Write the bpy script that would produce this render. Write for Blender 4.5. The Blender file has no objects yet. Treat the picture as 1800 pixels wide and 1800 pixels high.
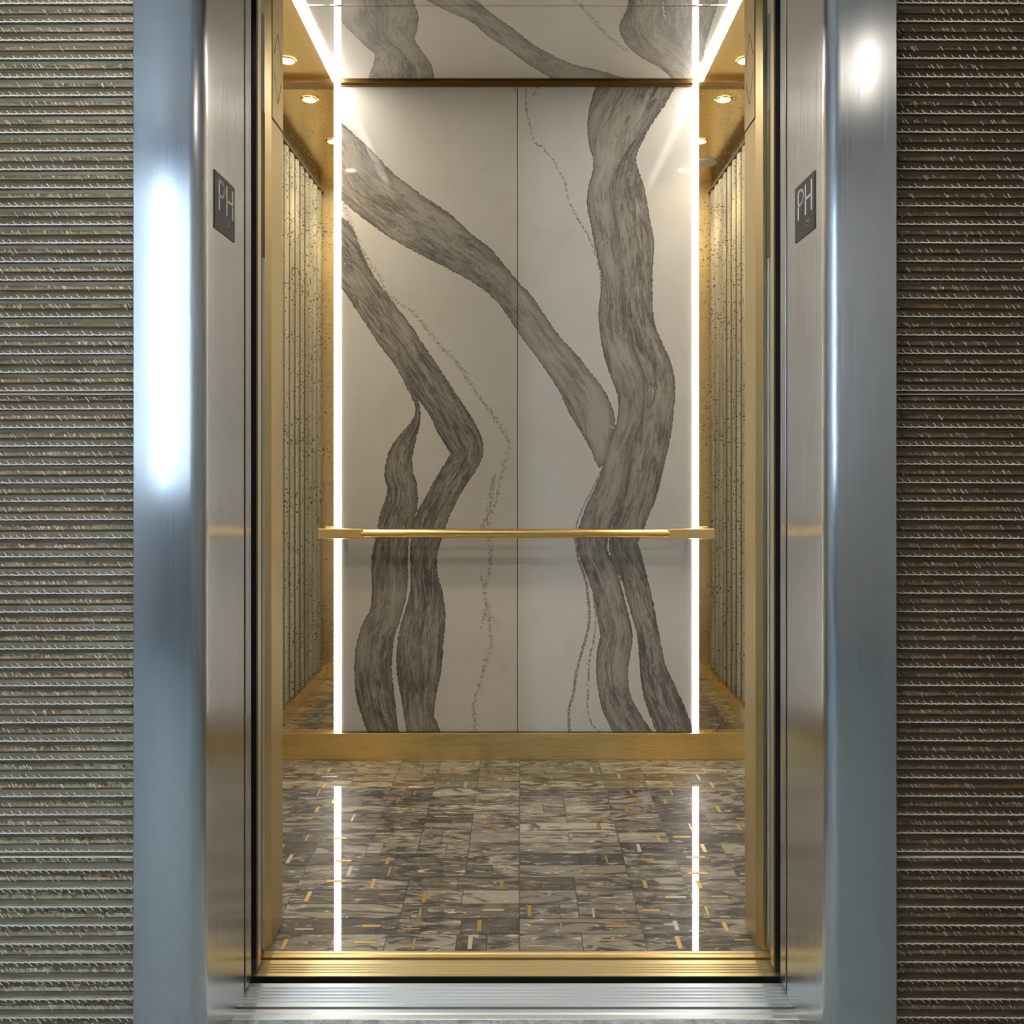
import bpy, bmesh, math, random
import numpy as np
random.seed(7)
rng = np.random.default_rng(7)
S = bpy.context.scene
COL = S.collection
PI = math.pi

# ------------------------------------------------------------------ photograph measurements
F, VX, VY, H = 1575.0, 914.0, 810.0, 1.165        # focal length, principal point, camera height
D_BACK, S_BACK = 3.505, 449.4
Z_CEIL = 2.64

# ------------------------------------------------------------------ mesh helpers
class MB:
    def __init__(self):
        self.v, self.f, self.m, self.sm = [], [], [], []
    def add(self, verts, faces, mi=0, smooth=False):
        o = len(self.v)
        self.v += [tuple(p) for p in verts]
        for f in faces:
            self.f.append([i + o for i in f]); self.m.append(mi); self.sm.append(smooth)
        return self
    def box(self, x0, x1, y0, y1, z0, z1, mi=0):
        x0, x1 = min(x0, x1), max(x0, x1); y0, y1 = min(y0, y1), max(y0, y1)
        v = [(x0,y0,z0),(x1,y0,z0),(x1,y1,z0),(x0,y1,z0),(x0,y0,z1),(x1,y0,z1),(x1,y1,z1),(x0,y1,z1)]
        return self.add(v, [(0,3,2,1),(4,5,6,7),(0,1,5,4),(1,2,6,5),(2,3,7,6),(3,0,4,7)], mi)
    def extr_z(self, prof, z0, z1, mi=0, smooth=False):
        n = len(prof); a = sum(prof[i][0]*prof[(i+1)%n][1]-prof[(i+1)%n][0]*prof[i][1] for i in range(n))
        if a < 0: prof = prof[::-1]
        v = [(x,y,z0) for x,y in prof] + [(x,y,z1) for x,y in prof]
        f = [(i,(i+1)%n,(i+1)%n+n,i+n) for i in range(n)] + [tuple(range(n))[::-1], tuple(range(n,2*n))]
        return self.add(v, f, mi, smooth)
    def extr_x(self, prof, x0, x1, mi=0, smooth=False):   # prof in (y,z)
        n = len(prof); a = sum(prof[i][0]*prof[(i+1)%n][1]-prof[(i+1)%n][0]*prof[i][1] for i in range(n))
        if a < 0: prof = prof[::-1]
        v = [(x0,y,z) for y,z in prof] + [(x1,y,z) for y,z in prof]
        f = [(i,(i+1)%n,(i+1)%n+n,i+n) for i in range(n)] + [tuple(range(n))[::-1], tuple(range(n,2*n))]
        return self.add(v, f, mi, smooth)
    def cyl(self, a, b, r, n=32, mi=0, r2=None, caps=True):
        from mathutils import Vector
        a, b = Vector(a), Vector(b); d = (b-a).normalized()
        u = d.orthogonal().normalized(); w = d.cross(u); r2 = r if r2 is None else r2
        v = []
        for c, rr in ((a, r), (b, r2)):
            v += [tuple(c + u*math.cos(2*PI*i/n)*rr + w*math.sin(2*PI*i/n)*rr) for i in range(n)]
        self.add(v, [(i,(i+1)%n,(i+1)%n+n,i+n) for i in range(n)], mi, True)
        if caps: self.add(v, [tuple(range(n))[::-1], tuple(range(n,2*n))], mi)
        return self
    def disc(self, c, r, n=32, mi=0, up=False):
        v = [(c[0]+r*math.cos(2*PI*i/n), c[1]+r*math.sin(2*PI*i/n), c[2]) for i in range(n)]
        return self.add(v, [tuple(range(n)) if up else tuple(range(n))[::-1]], mi)
    def lathe(self, c, prof, n=40, mi=0):                 # prof (r,z) about a vertical axis
        v = []; k = len(prof)
        for r, z in prof: v += [(c[0]+r*math.cos(2*PI*i/n), c[1]+r*math.sin(2*PI*i/n), c[2]+z) for i in range(n)]
        f = [(j*n+i, j*n+(i+1)%n, (j+1)*n+(i+1)%n, (j+1)*n+i) for j in range(k-1) for i in range(n)]
        return self.add(v, f, mi, True)
    def build(self, name, mats, parent=None, bevel=0, sharp=35):
        o = (0,0,0) if parent is None else tuple(WORLD[parent.name])
        me = bpy.data.meshes.new(name)
        me.from_pydata([(x-o[0],y-o[1],z-o[2]) for x,y,z in self.v], [], self.f)
        for mt in (mats if isinstance(mats, (list, tuple)) else [mats]): me.materials.append(mt)
        me.polygons.foreach_set('material_index', self.m)
        me.polygons.foreach_set('use_smooth', self.sm)
        me.update()
        if any(self.sm): me.set_sharp_from_angle(angle=math.radians(sharp))
        ob = bpy.data.objects.new(name, me); COL.objects.link(ob)
        WORLD[ob.name] = o
        if parent is not None: ob.parent = parent
        if bevel:
            b = ob.modifiers.new('bevel', 'BEVEL'); b.width = bevel; b.segments = 2; b.limit_method = 'ANGLE'
        return ob
WORLD = {}
def tag(o, label=None, cat=None, group=None, kind=None):
    for k, v in (('label', label), ('category', cat), ('group', group), ('kind', kind)):
        if v: o[k] = v
    return o
def thing(name, loc, label, cat, group=None):
    o = bpy.data.objects.new(name, None); COL.objects.link(o); o.location = loc; o.empty_display_size = .05
    WORLD[o.name] = loc
    return tag(o, label, cat, group)
def struct(o): return tag(o, kind='structure')
def dup(root, loc, label):
    r = root.copy(); COL.objects.link(r); r.location = loc; r['label'] = label
    for ch in list(root.children):
        c = ch.copy(); COL.objects.link(c); c.parent = r
        for g in list(ch.children):
            d = g.copy(); COL.objects.link(d); d.parent = c
    return r

# ------------------------------------------------------------------ material helpers
class NT:
    def __init__(self, name):
        self.mat = bpy.data.materials.new(name); self.mat.use_nodes = True
        self.t = self.mat.node_tree; self.t.nodes.clear()
        self.out = self.t.nodes.new('ShaderNodeOutputMaterial')
    def n(self, typ, **kw):
        nd = self.t.nodes.new(typ)
        for k, v in kw.items(): setattr(nd, k, v)
        return nd
    def set(self, sock, v):
        if hasattr(v, 'is_linked') or isinstance(v, bpy.types.NodeSocket): self.t.links.new(v, sock)
        else:
            if sock.type == 'RGBA' and len(v) == 3: v = (*v, 1)
            sock.default_value = v
    def math(self, op, a, b=None, c=None, clamp=False):
        nd = self.n('ShaderNodeMath', operation=op, use_clamp=clamp)
        for i, q in enumerate((a, b, c)):
            if q is not None: self.set(nd.inputs[i], q)
        return nd.outputs[0]
    def vmath(self, op, a, b=None):
        nd = self.n('ShaderNodeVectorMath', operation=op)
        self.set(nd.inputs[0], a)
        if b is not None: self.set(nd.inputs[1], b)
        return nd.outputs[0]
    def xyz(self, x, y, z):
        nd = self.n('ShaderNodeCombineXYZ')
        for i, q in enumerate((x, y, z)): self.set(nd.inputs[i], q)
        return nd.outputs[0]
    def pos(self, sx=1, sy=1, sz=1):
        g = self.n('ShaderNodeNewGeometry').outputs['Position']
        return self.vmath('MULTIPLY', g, (sx, sy, sz))
    def noise(self, vec, scale=1, detail=4, rough=.55, dist=0, col=False):
        nd = self.n('ShaderNodeTexNoise')
        self.set(nd.inputs['Vector'], vec); nd.inputs['Scale'].default_value = scale
        nd.inputs['Detail'].default_value = detail; nd.inputs['Roughness'].default_value = rough
        nd.inputs['Distortion'].default_value = dist
        return nd.outputs['Color' if col else 'Fac']
    def mr(self, v, a, b, c=0., d=1., smooth=False):
        nd = self.n('ShaderNodeMapRange'); nd.clamp = True
        if smooth: nd.interpolation_type = 'SMOOTHSTEP'
        self.set(nd.inputs[0], v)
        for i, q in enumerate((a, b, c, d)): self.set(nd.inputs[i+1], q)
        return nd.outputs[0]
    def mix(self, f, a, b, mode='MIX'):
        nd = self.n('ShaderNodeMix', data_type='RGBA', blend_type=mode)
        self.set(nd.inputs[0], f); self.set(nd.inputs[6], a); self.set(nd.inputs[7], b)
        return nd.outputs[2]
    def attr(self, name, out='Fac'):
        return self.n('ShaderNodeAttribute', attribute_name=name).outputs[out]
    def bump(self, h, strength=.3, dist=.002):
        nd = self.n('ShaderNodeBump'); nd.inputs['Strength'].default_value = strength
        nd.inputs['Distance'].default_value = dist; self.set(nd.inputs['Height'], h)
        return nd.outputs[0]
    def bsdf(self, color, rough=.5, metal=0., spec=.5, aniso=0., tangent=None, normal=None, coat=0., coat_r=.03):
        b = self.n('ShaderNodeBsdfPrincipled')
        self.set(b.inputs['Base Color'], color); self.set(b.inputs['Roughness'], rough)
        self.set(b.inputs['Metallic'], metal); b.inputs['Specular IOR Level'].default_value = spec
        b.inputs['Anisotropic'].default_value = aniso
        b.inputs['Coat Weight'].default_value = coat; b.inputs['Coat Roughness'].default_value = coat_r
        if tangent is not None: self.set(b.inputs['Tangent'], tangent)
        if normal is not None: self.set(b.inputs['Normal'], normal)
        return b.outputs[0]
    def done(self, sh):
        self.t.links.new(sh, self.out.inputs[0]); return self.mat
def tangent_h(t):       # horizontal direction lying in the surface
    g = t.n('ShaderNodeNewGeometry').outputs['True Normal']
    return t.vmath('NORMALIZE', t.vmath('CROSS_PRODUCT', g, (0, 0, 1)))
def simple(name, color, rough=.5, metal=0., spec=.5, **k):
    t = NT(name); return t.done(t.bsdf(color, rough, metal, spec, **k))
def emit(name, color, strength):
    t = NT(name); e = t.n('ShaderNodeEmission'); t.set(e.inputs[0], color); e.inputs[1].default_value = strength
    return t.done(e.outputs[0])
def brushed(name, color, rough, aniso, grain='v', var=.06, bump=.05):
    t = NT(name)
    if grain == 'v':
        nz = t.noise(t.pos(260, 260, 3), 1, 3); tan = tangent_h(t)
    else:
        nz = t.noise(t.pos(3, 300, 300), 1, 3); tan = (0., 0., 1.) if grain == 'h' else (0., 1., 0.)
        tan = t.xyz(*tan)
    big = t.noise(t.pos(2.5, 2.5, 1.2), 1, 2)
    k = t.math('ADD', t.mr(nz, .3, .7, 1-var, 1+var), t.mr(big, .3, .7, -var, var))
    c = t.vmath('MULTIPLY', t.xyz(*color), t.xyz(k, k, k))
    r = t.mr(nz, .3, .7, rough*.85, rough*1.15)
    return t.done(t.bsdf(c, r, 1., .5, aniso, tan, t.bump(nz, bump, .0006)))

STEEL = brushed('brushed_steel', (.62, .63, .64), .225, .95, 'v', var=.03, bump=.02)
STEEL_DOOR = brushed('door_steel', (.58, .58, .58), .25, .9, 'v', var=.03)
BRASS_V = brushed('satin_brass', (.80, .64, .36), .36, .6, 'v', var=.03)
BRASS_H = brushed('brushed_brass', (.86, .67, .30), .30, .6, 'h', var=.008, bump=.008)
BRASS_C = simple('ceiling_brass', (.80, .62, .30), .27, 1.)
BRONZE = simple('bronze_trim', (.13, .09, .04), .55, .3)
BRASS_RAIL = brushed('rail_brass', (.80, .57, .22), .24, .2, 'h')
BRASS_SILL = simple('sill_brass', (.84, .66, .32), .33, .85)
ALU = simple('sill_aluminium', (.68, .75, .82), .36, .7)
BLACK = simple('gap_and_core_black', (.012, .012, .013), .45)
DARK = simple('dark_hoistway', (.012, .011, .010), .8)
GROOVE = simple('dark_groove', (.03, .024, .012), .5)
LED = emit('led_diffuser', (1., .95, .88), 12.)
LENS = emit('downlight_lens', (1., .88, .68), 80.)
WHITE_PL = simple('white_plastic', (.72, .70, .64), .45)
PLATE = simple('sign_plate', (.048, .044, .040), .42)
LETTER = simple('sign_letter', (.86, .84, .78), .5)
CHROME = simple('chrome_strip', (.58, .68, .76), .22, .7)
BLUEGREY = simple('sensor_cover_blue', (.12, .21, .31), .35, .2)
BLACKCOV = simple('sensor_cover_black', (.02, .02, .018), .28)
PAINT = simple('lobby_paint', (.70, .71, .70), .7)
PAINT_D = simple('lobby_dark_paint', (.16, .16, .165), .6)
PAINT_C = simple('lobby_ceiling_paint', (.62, .61, .59), .8)

def mirror_mat():
    t = NT('antique_mirror')
    p = t.pos()
    n1 = t.noise(p, 120, 3, .6); n2 = t.noise(p, 9, 2)
    thr = t.mr(n2, .35, .65, .652, .58)
    fl = t.mr(t.math('SUBTRACT', n1, thr), 0., .025)
    g = t.n('ShaderNodeBsdfGlossy'); t.set(g.inputs[0], (.72, .67, .55)); g.inputs[1].default_value = .012
    d = t.bsdf((.035, .026, .012), .6)
    m = t.n('ShaderNodeMixShader'); t.set(m.inputs[0], t.math('MULTIPLY', fl, .9))
    t.t.links.new(g.outputs[0], m.inputs[1]); t.t.links.new(d, m.inputs[2])
    return t.done(m.outputs[0])
MIRROR = mirror_mat()

def plaster_mat():
    t = NT('fluted_plaster'); p = t.pos(1, 1, .35)
    n = t.noise(p, 55, 5, .65); n2 = t.noise(t.pos(1, 1, .12), 14, 3)
    c = t.mix(t.mr(n2, .35, .65), (.40, .37, .29), (.56, .53, .43))
    c = t.mix(t.mr(n, .60, .68), c, (.15, .13, .09))
    return t.done(t.bsdf(c, .6, 0., .3, normal=t.bump(n, .4, .003)))
PLASTER = plaster_mat()
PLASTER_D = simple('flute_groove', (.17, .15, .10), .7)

# ------------------------------------------------------------------ marble with drawn veins
def marble_mat(name, warm=(.76, .725, .67), coat=.20, coat_r=.05):
    t = NT(name)
    sd, fu, fo, tone, td, jag = (t.attr(k) for k in ('sd', 'fu', 'fo', 'tone', 'td', 'jag'))
    p = t.pos()
    # white ground with faint clouds
    cl = t.noise(p, 2.3, 5, .6, .4); cl2 = t.noise(p, 7, 6, .65, .8)
    base = t.mix(t.mr(cl, .35, .7), warm, (.70, .655, .585))
    base = t.mix(t.math('MULTIPLY', t.mr(cl2, .58, .8), .35), base, (.50, .44, .36))
    # ragged outline
    n1 = t.noise(p, 75, 4, .62); n3 = t.noise(p, 240, 2, .5)
    e = t.math('ADD', t.math('MULTIPLY', t.math('SUBTRACT', n1, .5), t.math('MULTIPLY', jag, .030)),
               t.math('MULTIPLY', t.math('SUBTRACT', n3, .5), t.math('MULTIPLY', jag, .008)))
    s = t.math('ADD', sd, e)
    inside = t.mr(s, -.0008, .0008)
    # streaks that follow the flow of the band
    fvec = t.xyz(t.math('MULTIPLY', fu, 9.), t.math('MULTIPLY', fo, 62.), tone)
    st = t.noise(fvec, 1, 6, .68, .9)
    fvec2 = t.xyz(t.math('MULTIPLY', fu, 26.), t.math('MULTIPLY', fo, 150.), tone)
    st2 = t.noise(fvec2, 1, 5, .7, 1.2)
    big = t.noise(t.xyz(t.math('MULTIPLY', fu, 4.2), t.math('MULTIPLY', fo, 9.), tone), 1, 3, .5, .3)
    tf = t.math('FRACT', tone)
    k = t.math('ADD', t.math('MULTIPLY', t.math('SUBTRACT', big, .5), 2.6), t.math('SUBTRACT', tf, .5))
    act = t.mr(k, -.5, .45)                                        # how streaky and dark this stretch is
    v = t.mix(act, (.50, .455, .39), (.30, .278, .245))
    m1 = t.math('MULTIPLY', t.mr(st, .48, .60), t.mr(act, 0., 1., .22, .92))
    v = t.mix(m1, v, (.115, .108, .096))
    m2 = t.math('MULTIPLY', t.mr(st2, .51, .60), t.mr(act, 0., 1., .08, .85))
    v = t.mix(m2, v, (.10, .094, .084))
    m3 = t.math('MULTIPLY', t.mr(st, .47, .36), t.mr(act, 0., 1., .2, .75))
    v = t.mix(m3, v, (.50, .465, .41))
    # dark rim and pale pits
    rim = t.math('MULTIPLY', t.mr(s, .0065, .001), t.mr(n1, .36, .58, .25, .9))
    v = t.mix(rim, v, (.05, .044, .035))
    edge = t.math('MULTIPLY', t.mr(s, .030, .004), .40)
    v = t.mix(edge, v, (.13, .12, .105))
    pit = t.n('ShaderNodeTexVoronoi', voronoi_dimensions='2D'); pit.inputs['Scale'].default_value = 1
    t.set(pit.inputs['Vector'], t.xyz(t.math('MULTIPLY', fu, 52.), t.math('MULTIPLY', fo, 52.), 0.))
    pr = t.math('MULTIPLY', t.mr(pit.outputs['Distance'], .17, .10), t.mr(t.noise(p, 13, 2), .60, .66))
    v = t.mix(t.math('MULTIPLY', pr, .8), v, (.60, .56, .50))
    col = t.mix(inside, base, v)
    # hairline veins, broken up
    hn = t.noise(p, 95, 4, .7)
    ts = t.attr('ts')
    h = t.math('ADD', td, t.math('MULTIPLY', t.math('SUBTRACT', hn, t.math('ADD', .52, t.math('MULTIPLY', ts, .07))), t.math('ADD', .014, t.math('MULTIPLY', ts, .075))))
    hm = t.math('MULTIPLY', t.mr(h, -.0006, .0022), t.math('SUBTRACT', t.mr(t.noise(p, 160, 3), .38, .55, .3, .9), t.math('MULTIPLY', ts, .22)))
    col = t.mix(t.math('MULTIPLY', hm, t.math('SUBTRACT', 1., inside)), col, (.14, .125, .10))
    return t.done(t.bsdf(col, .45, 0., .25, coat=coat, coat_r=coat_r))
MARBLE = marble_mat('veined_marble')
MARBLE_C = marble_mat('veined_marble_polished', (.74, .70, .64), .9, .015)

def catmull(P, n=14):
    P = np.array(P, float); Q = np.vstack([2*P[0]-P[1], P, 2*P[-1]-P[-2]]); out = []
    for i in range(1, len(Q)-2):
        for u in np.linspace(0, 1, n, endpoint=False):
            a, b, c, d = Q[i-1], Q[i], Q[i+1], Q[i+2]
            out.append(.5*(2*b + (c-a)*u + (2*a-5*b+4*c-d)*u*u + (3*b-a-3*c+d)*u**3))
    out.append(P[-1]); return np.array(out)

def vein_fields(pts, bands, thins, jag_default=.55):
    """pts (N,2) in metres on the panel; bands: list of (cross-sections, tone, jag); thins: (polyline, half width)."""
    N = len(pts)
    sd = np.full(N, -.2); fu = np.zeros(N); fo = np.zeros(N); tone = np.zeros(N); jag = np.full(N, jag_default); td = np.full(N, -.2); ts = np.zeros(N)
    for bi, (cs, tn, jg) in enumerate(bands):
        c = catmull(cs, 12)
        L, R = c[:, :2], c[:, 2:]; M = (L+R)/2; hw = np.linalg.norm(R-L, axis=1)/2
        arc = np.concatenate([[0], np.cumsum(np.linalg.norm(np.diff(M, axis=0), axis=1))])
        lo = np.minimum(L, R).min(0)-.05; hi = np.maximum(L, R).max(0)+.05
        idx = np.where(((pts > lo) & (pts < hi)).all(1))[0]
        for ch in np.array_split(idx, max(1, len(idx)//6000)):
            q = pts[ch]
            A, B = M[:-1], M[1:]; AB = B-A; l2 = (AB**2).sum(1)+1e-12
            tt = ((q[:, None, :]-A[None])*AB[None]).sum(2)/l2; tt = np.clip(tt, 0, 1)
            C = A[None]+tt[..., None]*AB[None]
            h = hw[:-1][None]+tt*(hw[1:]-hw[:-1])[None]
            dd = np.linalg.norm(q[:, None, :]-C, axis=2)
            val = h-dd
            k = val.argmax(1); r = np.arange(len(ch))
            best = val[r, k]
            # straight ends: cut off the round caps outside the panel is fine
            better = best > sd[ch]
            w = ch[better]; kk = k[better]; rr = r[better]
            sd[w] = best[better]
            fu[w] = arc[kk]+tt[rr, kk]*np.sqrt(l2[kk])
            dv = q[better]-C[rr, kk]; nrm = np.stack([-AB[kk, 1], AB[kk, 0]], 1)/np.sqrt(l2[kk])[:, None]
            fo[w] = (dv*nrm).sum(1)
            tone[w] = tn+3*bi; jag[w] = jg
    for pl, w, sp in thins:
        c = catmull(pl, 10)
        A, B = c[:-1], c[1:]; AB = B-A; l2 = (AB**2).sum(1)+1e-12
        lo = c.min(0)-.05; hi = c.max(0)+.05
        idx = np.where(((pts > lo) & (pts < hi)).all(1))[0]
        for ch in np.array_split(idx, max(1, len(idx)//6000)):
            q = pts[ch]
            tt = np.clip(((q[:, None, :]-A[None])*AB[None]).sum(2)/l2, 0, 1)
            dd = np.linalg.norm(q[:, None, :]-(A[None]+tt[..., None]*AB[None]), axis=2).min(1)
            bt = w-dd > td[ch]; td[ch] = np.maximum(td[ch], w-dd); ts[ch[bt]] = sp
    return dict(ts=ts, sd=sd, fu=fu, fo=fo, tone=tone, jag=jag, td=td)

def slab(name, u0, u1, v0, v1, pitch, place, back, bands, thins, mat):
    """A thin slab whose face is a fine grid carrying the vein fields; place(u,v) gives the face, back the offset of the rear."""
    nu, nv = max(2, int((u1-u0)/pitch)), max(2, int((v1-v0)/pitch))
    us, vs = np.linspace(u0, u1, nu+1), np.linspace(v0, v1, nv+1)
    U, V = np.meshgrid(us, vs); pts = np.stack([U.ravel(), V.ravel()], 1)
    fld = vein_fields(pts, bands, thins)
    front = place(pts); n = len(front); rear = front+np.array(back)
    ring = [i for i in range(nu+1)] + [(j)*(nu+1)+nu for j in range(1, nv+1)] + [nv*(nu+1)+i for i in range(nu-1, -1, -1)] + [j*(nu+1) for j in range(nv-1, 0, -1)]
    rr = rear[ring]; verts = np.vstack([front, rr])
    a = np.arange(nu*nv); base = (a//nu)*(nu+1)+a % nu
    quads = np.stack([base, base+1, base+nu+2, base+nu+1], 1)
    k = len(ring); i = np.arange(k); ringa = np.array(ring)
    sides = np.stack([ringa[i], n+i, n+(i+1) % k, ringa[(i+1) % k]], 1)
    faces = np.vstack([quads, sides])
    # orientation: face must look away from the rear
    p0, p1, p2 = verts[quads[0, 0]], verts[quads[0, 1]], verts[quads[0, 2]]
    if np.dot(np.cross(p1-p0, p2-p0), np.array(back)) > 0: faces = faces[:, ::-1]
    me = bpy.data.meshes.new(name)
    nf = len(faces)
    me.vertices.add(len(verts)); me.vertices.foreach_set('co', verts.astype(np.float32).ravel())
    me.loops.add(nf*4); me.loops.foreach_set('vertex_index', faces.astype(np.int32).ravel())
    me.polygons.add(nf); me.polygons.foreach_set('loop_start', np.arange(0, nf*4, 4, dtype=np.int32))
    me.polygons.foreach_set('loop_total', np.full(nf, 4, dtype=np.int32))
    me.update(calc_edges=True); me.validate()
    for kx, arr in fld.items():
        at = me.attributes.new(kx, 'FLOAT', 'POINT')
        at.data.foreach_set('value', np.concatenate([arr, arr[ring]]).astype(np.float32))
    me.materials.append(mat)
    ob = bpy.data.objects.new(name, me); COL.objects.link(ob); WORLD[ob.name] = (0, 0, 0)
    return ob

def bk(p): return ((p[0]-VX)/S_BACK, H-(p[1]-VY)/S_BACK)                # photo point on the back wall
def ce(p):
    s = (VY-p[1])/(Z_CEIL-H); return ((p[0]-VX)/s, F/s)                  # photo point on the cab ceiling
def cs(fn, L): return [(*fn(a), *fn(b)) for a, b in L]
B1 = [((575,205),(575,275)),((600,227),(600,293)),((630,252),(610,345)),((663,283),(630,374)),((707,317),(652,394)),((747,347),(690,420)),((787,373),(738,447)),((827,410),(787,472)),((857,433),(820,490)),((887,467),(850,509)),((917,503),(878,535)),((933,518),(893,556)),((963,563),(922,600)),((987,595),(945,630)),((1017,627),(970,667)),((1040,657),(985,692)),((1060,683),(1000,724)),((1075,720),(1020,758)),((1072,765),(1036,785)),((1062,795),(1048,812)),((1056,822),(1053,823))]
B2 = [((575,375),(575,480)),((612,420),(590,492)),((640,460),(604,510)),((667,500),(622,538)),((693,533),(645,573)),((723,573),(668,608)),((747,610),(692,638)),((767,640),(714,665)),((787,670),(731,695)),((812,714),(752,719)),((833,752),(768,747)),((847,775),(784,775)),((849,790),(793,798)),((838,814),(785,820)),((818,849),(766,845)),((800,883),(748,878)),((787,914),(732,905)),((778,942),(724,935)),((769,976),(721,970)),((769,1011),(722,1007)),((778,1045),(720,1045)),((783,1086),(711,1080)),((780,1124),(700,1120)),((776,1176),(697,1172)),((766,1224),(705,1224)),((763,1262),(711,1262)),((771,1283),(714,1283)),((775,1300),(717,1300))]
B3 = [((686,628),(690,624)),((703,657),(710,652)),((714,680),(724,678)),((728,708),(735,706)),((730,725),(739,728)),((721,745),(737,749)),((703,766),(731,774)),((683,797),(725,803)),((676,830),(726,832)),((681,856),(733,858)),((677,885),(734,882)),((668,910),(729,908)),((660,945),(719,945)),((653,990),(717,988)),((654,1031),(716,1035)),((650,1078),(706,1076)),((634,1112),(695,1110)),((625,1145),(690,1145)),((623,1180),(689,1178)),((625,1215),(692,1212)),((634,1252),(696,1248)),((647,1283),(700,1283)),((654,1300),(703,1300))]
B4 = [((1060,130),(1185,130)),((1053,152),(1170,153)),((1040,183),(1153,183)),((1033,212),(1130,214)),((1034,240),(1110,245)),((1042,275),(1092,280)),((1042,302),(1081,304)),((1034,333),(1073,331)),((1032,362),(1077,360)),((1038,390),(1081,388)),((1043,420),(1085,418)),((1050,450),(1089,450)),((1057,485),(1093,483)),((1055,522),(1098,520)),((1052,548),(1100,548)),((1055,585),(1105,582)),((1062,625),(1116,622)),((1073,658),(1128,652)),((1084,688),(1133,684)),((1087,716),(1130,716)),((1083,748),(1121,753)),((1072,776),(1113,784)),((1062,802),(1108,808)),((1056,832),(1103,838)),((1045,862),(1096,868)),((1031,893),(1086,895)),((1021,921),(1076,922)),((1014,950),(1068,952)),((1021,982),(1071,980)),((1032,1010),(1084,1005)),((1043,1045),(1095,1042)),((1050,1083),(1105,1085)),((1055,1114),(1112,1118)),((1050,1145),(1108,1150)),((1048,1172),(1104,1180)),((1051,1206),(1105,1210)),((1056,1236),(1112,1234)),((1067,1262),(1124,1258)),((1079,1283),(1138,1283)),((1090,1300),(1150,1300))]
B5 = [((1194,130),(1202,130)),((1180,152),(1187,152)),((1162,183),(1169,184)),((1140,214),(1148,214)),((1118,245),(1130,247)),((1096,280),(1118,276)),((1084,305),(1123,303)),((1076,331),(1132,333)),((1079,360),(1138,362)),((1083,390),(1143,392)),((1088,420),(1149,420)),((1092,450),(1149,447)),((1095,483),(1147,483)),((1100,520),(1147,520)),((1102,548),(1148,548)),((1107,582),(1153,578)),((1118,620),(1168,614)),((1130,651),(1182,648)),((1136,684),(1187,684)),((1133,716),(1185,716)),((1124,753),(1181,745)),((1116,784),(1175,784)),((1111,808),(1169,808)),((1106,838),(1162,838)),((1099,868),(1154,868)),((1089,895),(1143,897)),((1079,922),(1132,926)),((1071,952),(1121,955)),((1075,981),(1128,980)),((1089,1005),(1135,1008)),((1099,1040),(1143,1038)),((1111,1083),(1152,1080)),((1120,1114),(1158,1112)),((1123,1150),(1165,1148)),((1125,1180),(1171,1175)),((1129,1212),(1186,1208)),((1139,1245),(1201,1241)),((1155,1283),(1217,1281)),((1163,1300),(1225,1300))]
B5 = [((a[0]-(6 if 325 < a[1] < 880 else 0), a[1]), b) for a, b in B5]
BACK_BANDS = [(cs(bk, B1), .34, .5), (cs(bk, B2), .68, .45), (cs(bk, B3), .74, .55), (cs(bk, B4), .46, .35), (cs(bk, B5), .66, .5)]
px = 1/S_BACK
def thin(fn, L, w, sp=.25): return (np.array([fn(p) for p in L]), w, sp)
BACK_THINS = [
 thin(bk, [(925,150),(925,193),(932,220),(935,237),(942,252),(952,257),(960,267),(972,280),(982,300),(992,317),(997,343),(1007,367),(1017,387),(1033,413),(1047,447),(1055,483),(1056,517)], 1.9*px),
 thin(bk, [(946,152),(936,170),(926,193)], 1.2*px), thin(bk, [(897,140),(905,158),(909,170)], 1.2*px),
 thin(bk, [(1010,940),(1012,952),(1017,983),(1029,1018),(1034,1052),(1036,1086),(1031,1117),(1021,1152),(1012,1190),(1007,1224),(1000,1248),(1001,1290)], 3.0*px, .1),
 thin(bk, [(1057,828),(1040,862),(1024,893),(1014,921),(1010,945)], 1.6*px, 0.),
 thin(bk, [(1043,1045),(1047,1093),(1044,1124),(1036,1159),(1034,1204),(1033,1245),(1038,1269),(1051,1285)], 2.1*px),
 thin(bk, [(604,352),(613,383),(635,437),(667,487),(680,513),(707,537),(727,550),(750,577),(773,607),(793,627),(813,653),(837,690),(862,725),(883,756),(895,783),(887,814),(876,859),(868,894),(849,921),(861,956),(861,997),(852,1038),(859,1073),(861,1107),(862,1142),(852,1169),(844,1204),(833,1238),(835,1290)], 5.5*px, 1.),
 thin(bk, [(868,840),(862,880),(856,920)], 7*px, 1.), thin(bk, [(845,1010),(853,1060),(848,1100)], 5*px, 1.),
]
C1 = [((590,-28),(655,-28)),((595,8),(663,4)),((604,41),(672,28)),((626,64),(671,50)),((646,84),(682,71)),((661,98),(705,91)),((657,117),(720,115)),((651,133),(722,132)),((647,150),(723,148))]
C2 = [((659,-28),(722,-28)),((667,4),(728,4)),((676,28),(735,26)),((675,50),(733,50)),((686,70),(729,69)),((709,90),(741,89)),((724,114),(757,112)),((726,131),(762,130)),((727,148),(764,147))]
C3 = [((800,-28),(715,-22)),((837,0),(775,12)),((867,26),(826,37)),((904,52),(855,61)),((937,78),(893,86)),((974,100),(922,108)),((1019,121),(956,128)),((1075,140),(985,143)),((1130,158),(1030,160))]
C4 = [((1101,-28),(1162,-28)),((1104,8),(1163,5)),((1095,33),(1166,28)),((1089,52),(1172,43)),((1100,76),(1182,63)),((1122,97),(1196,83)),((1155,116),(1210,98)),((1180,134),(1224,112)),((1196,150),(1236,128))]
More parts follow.
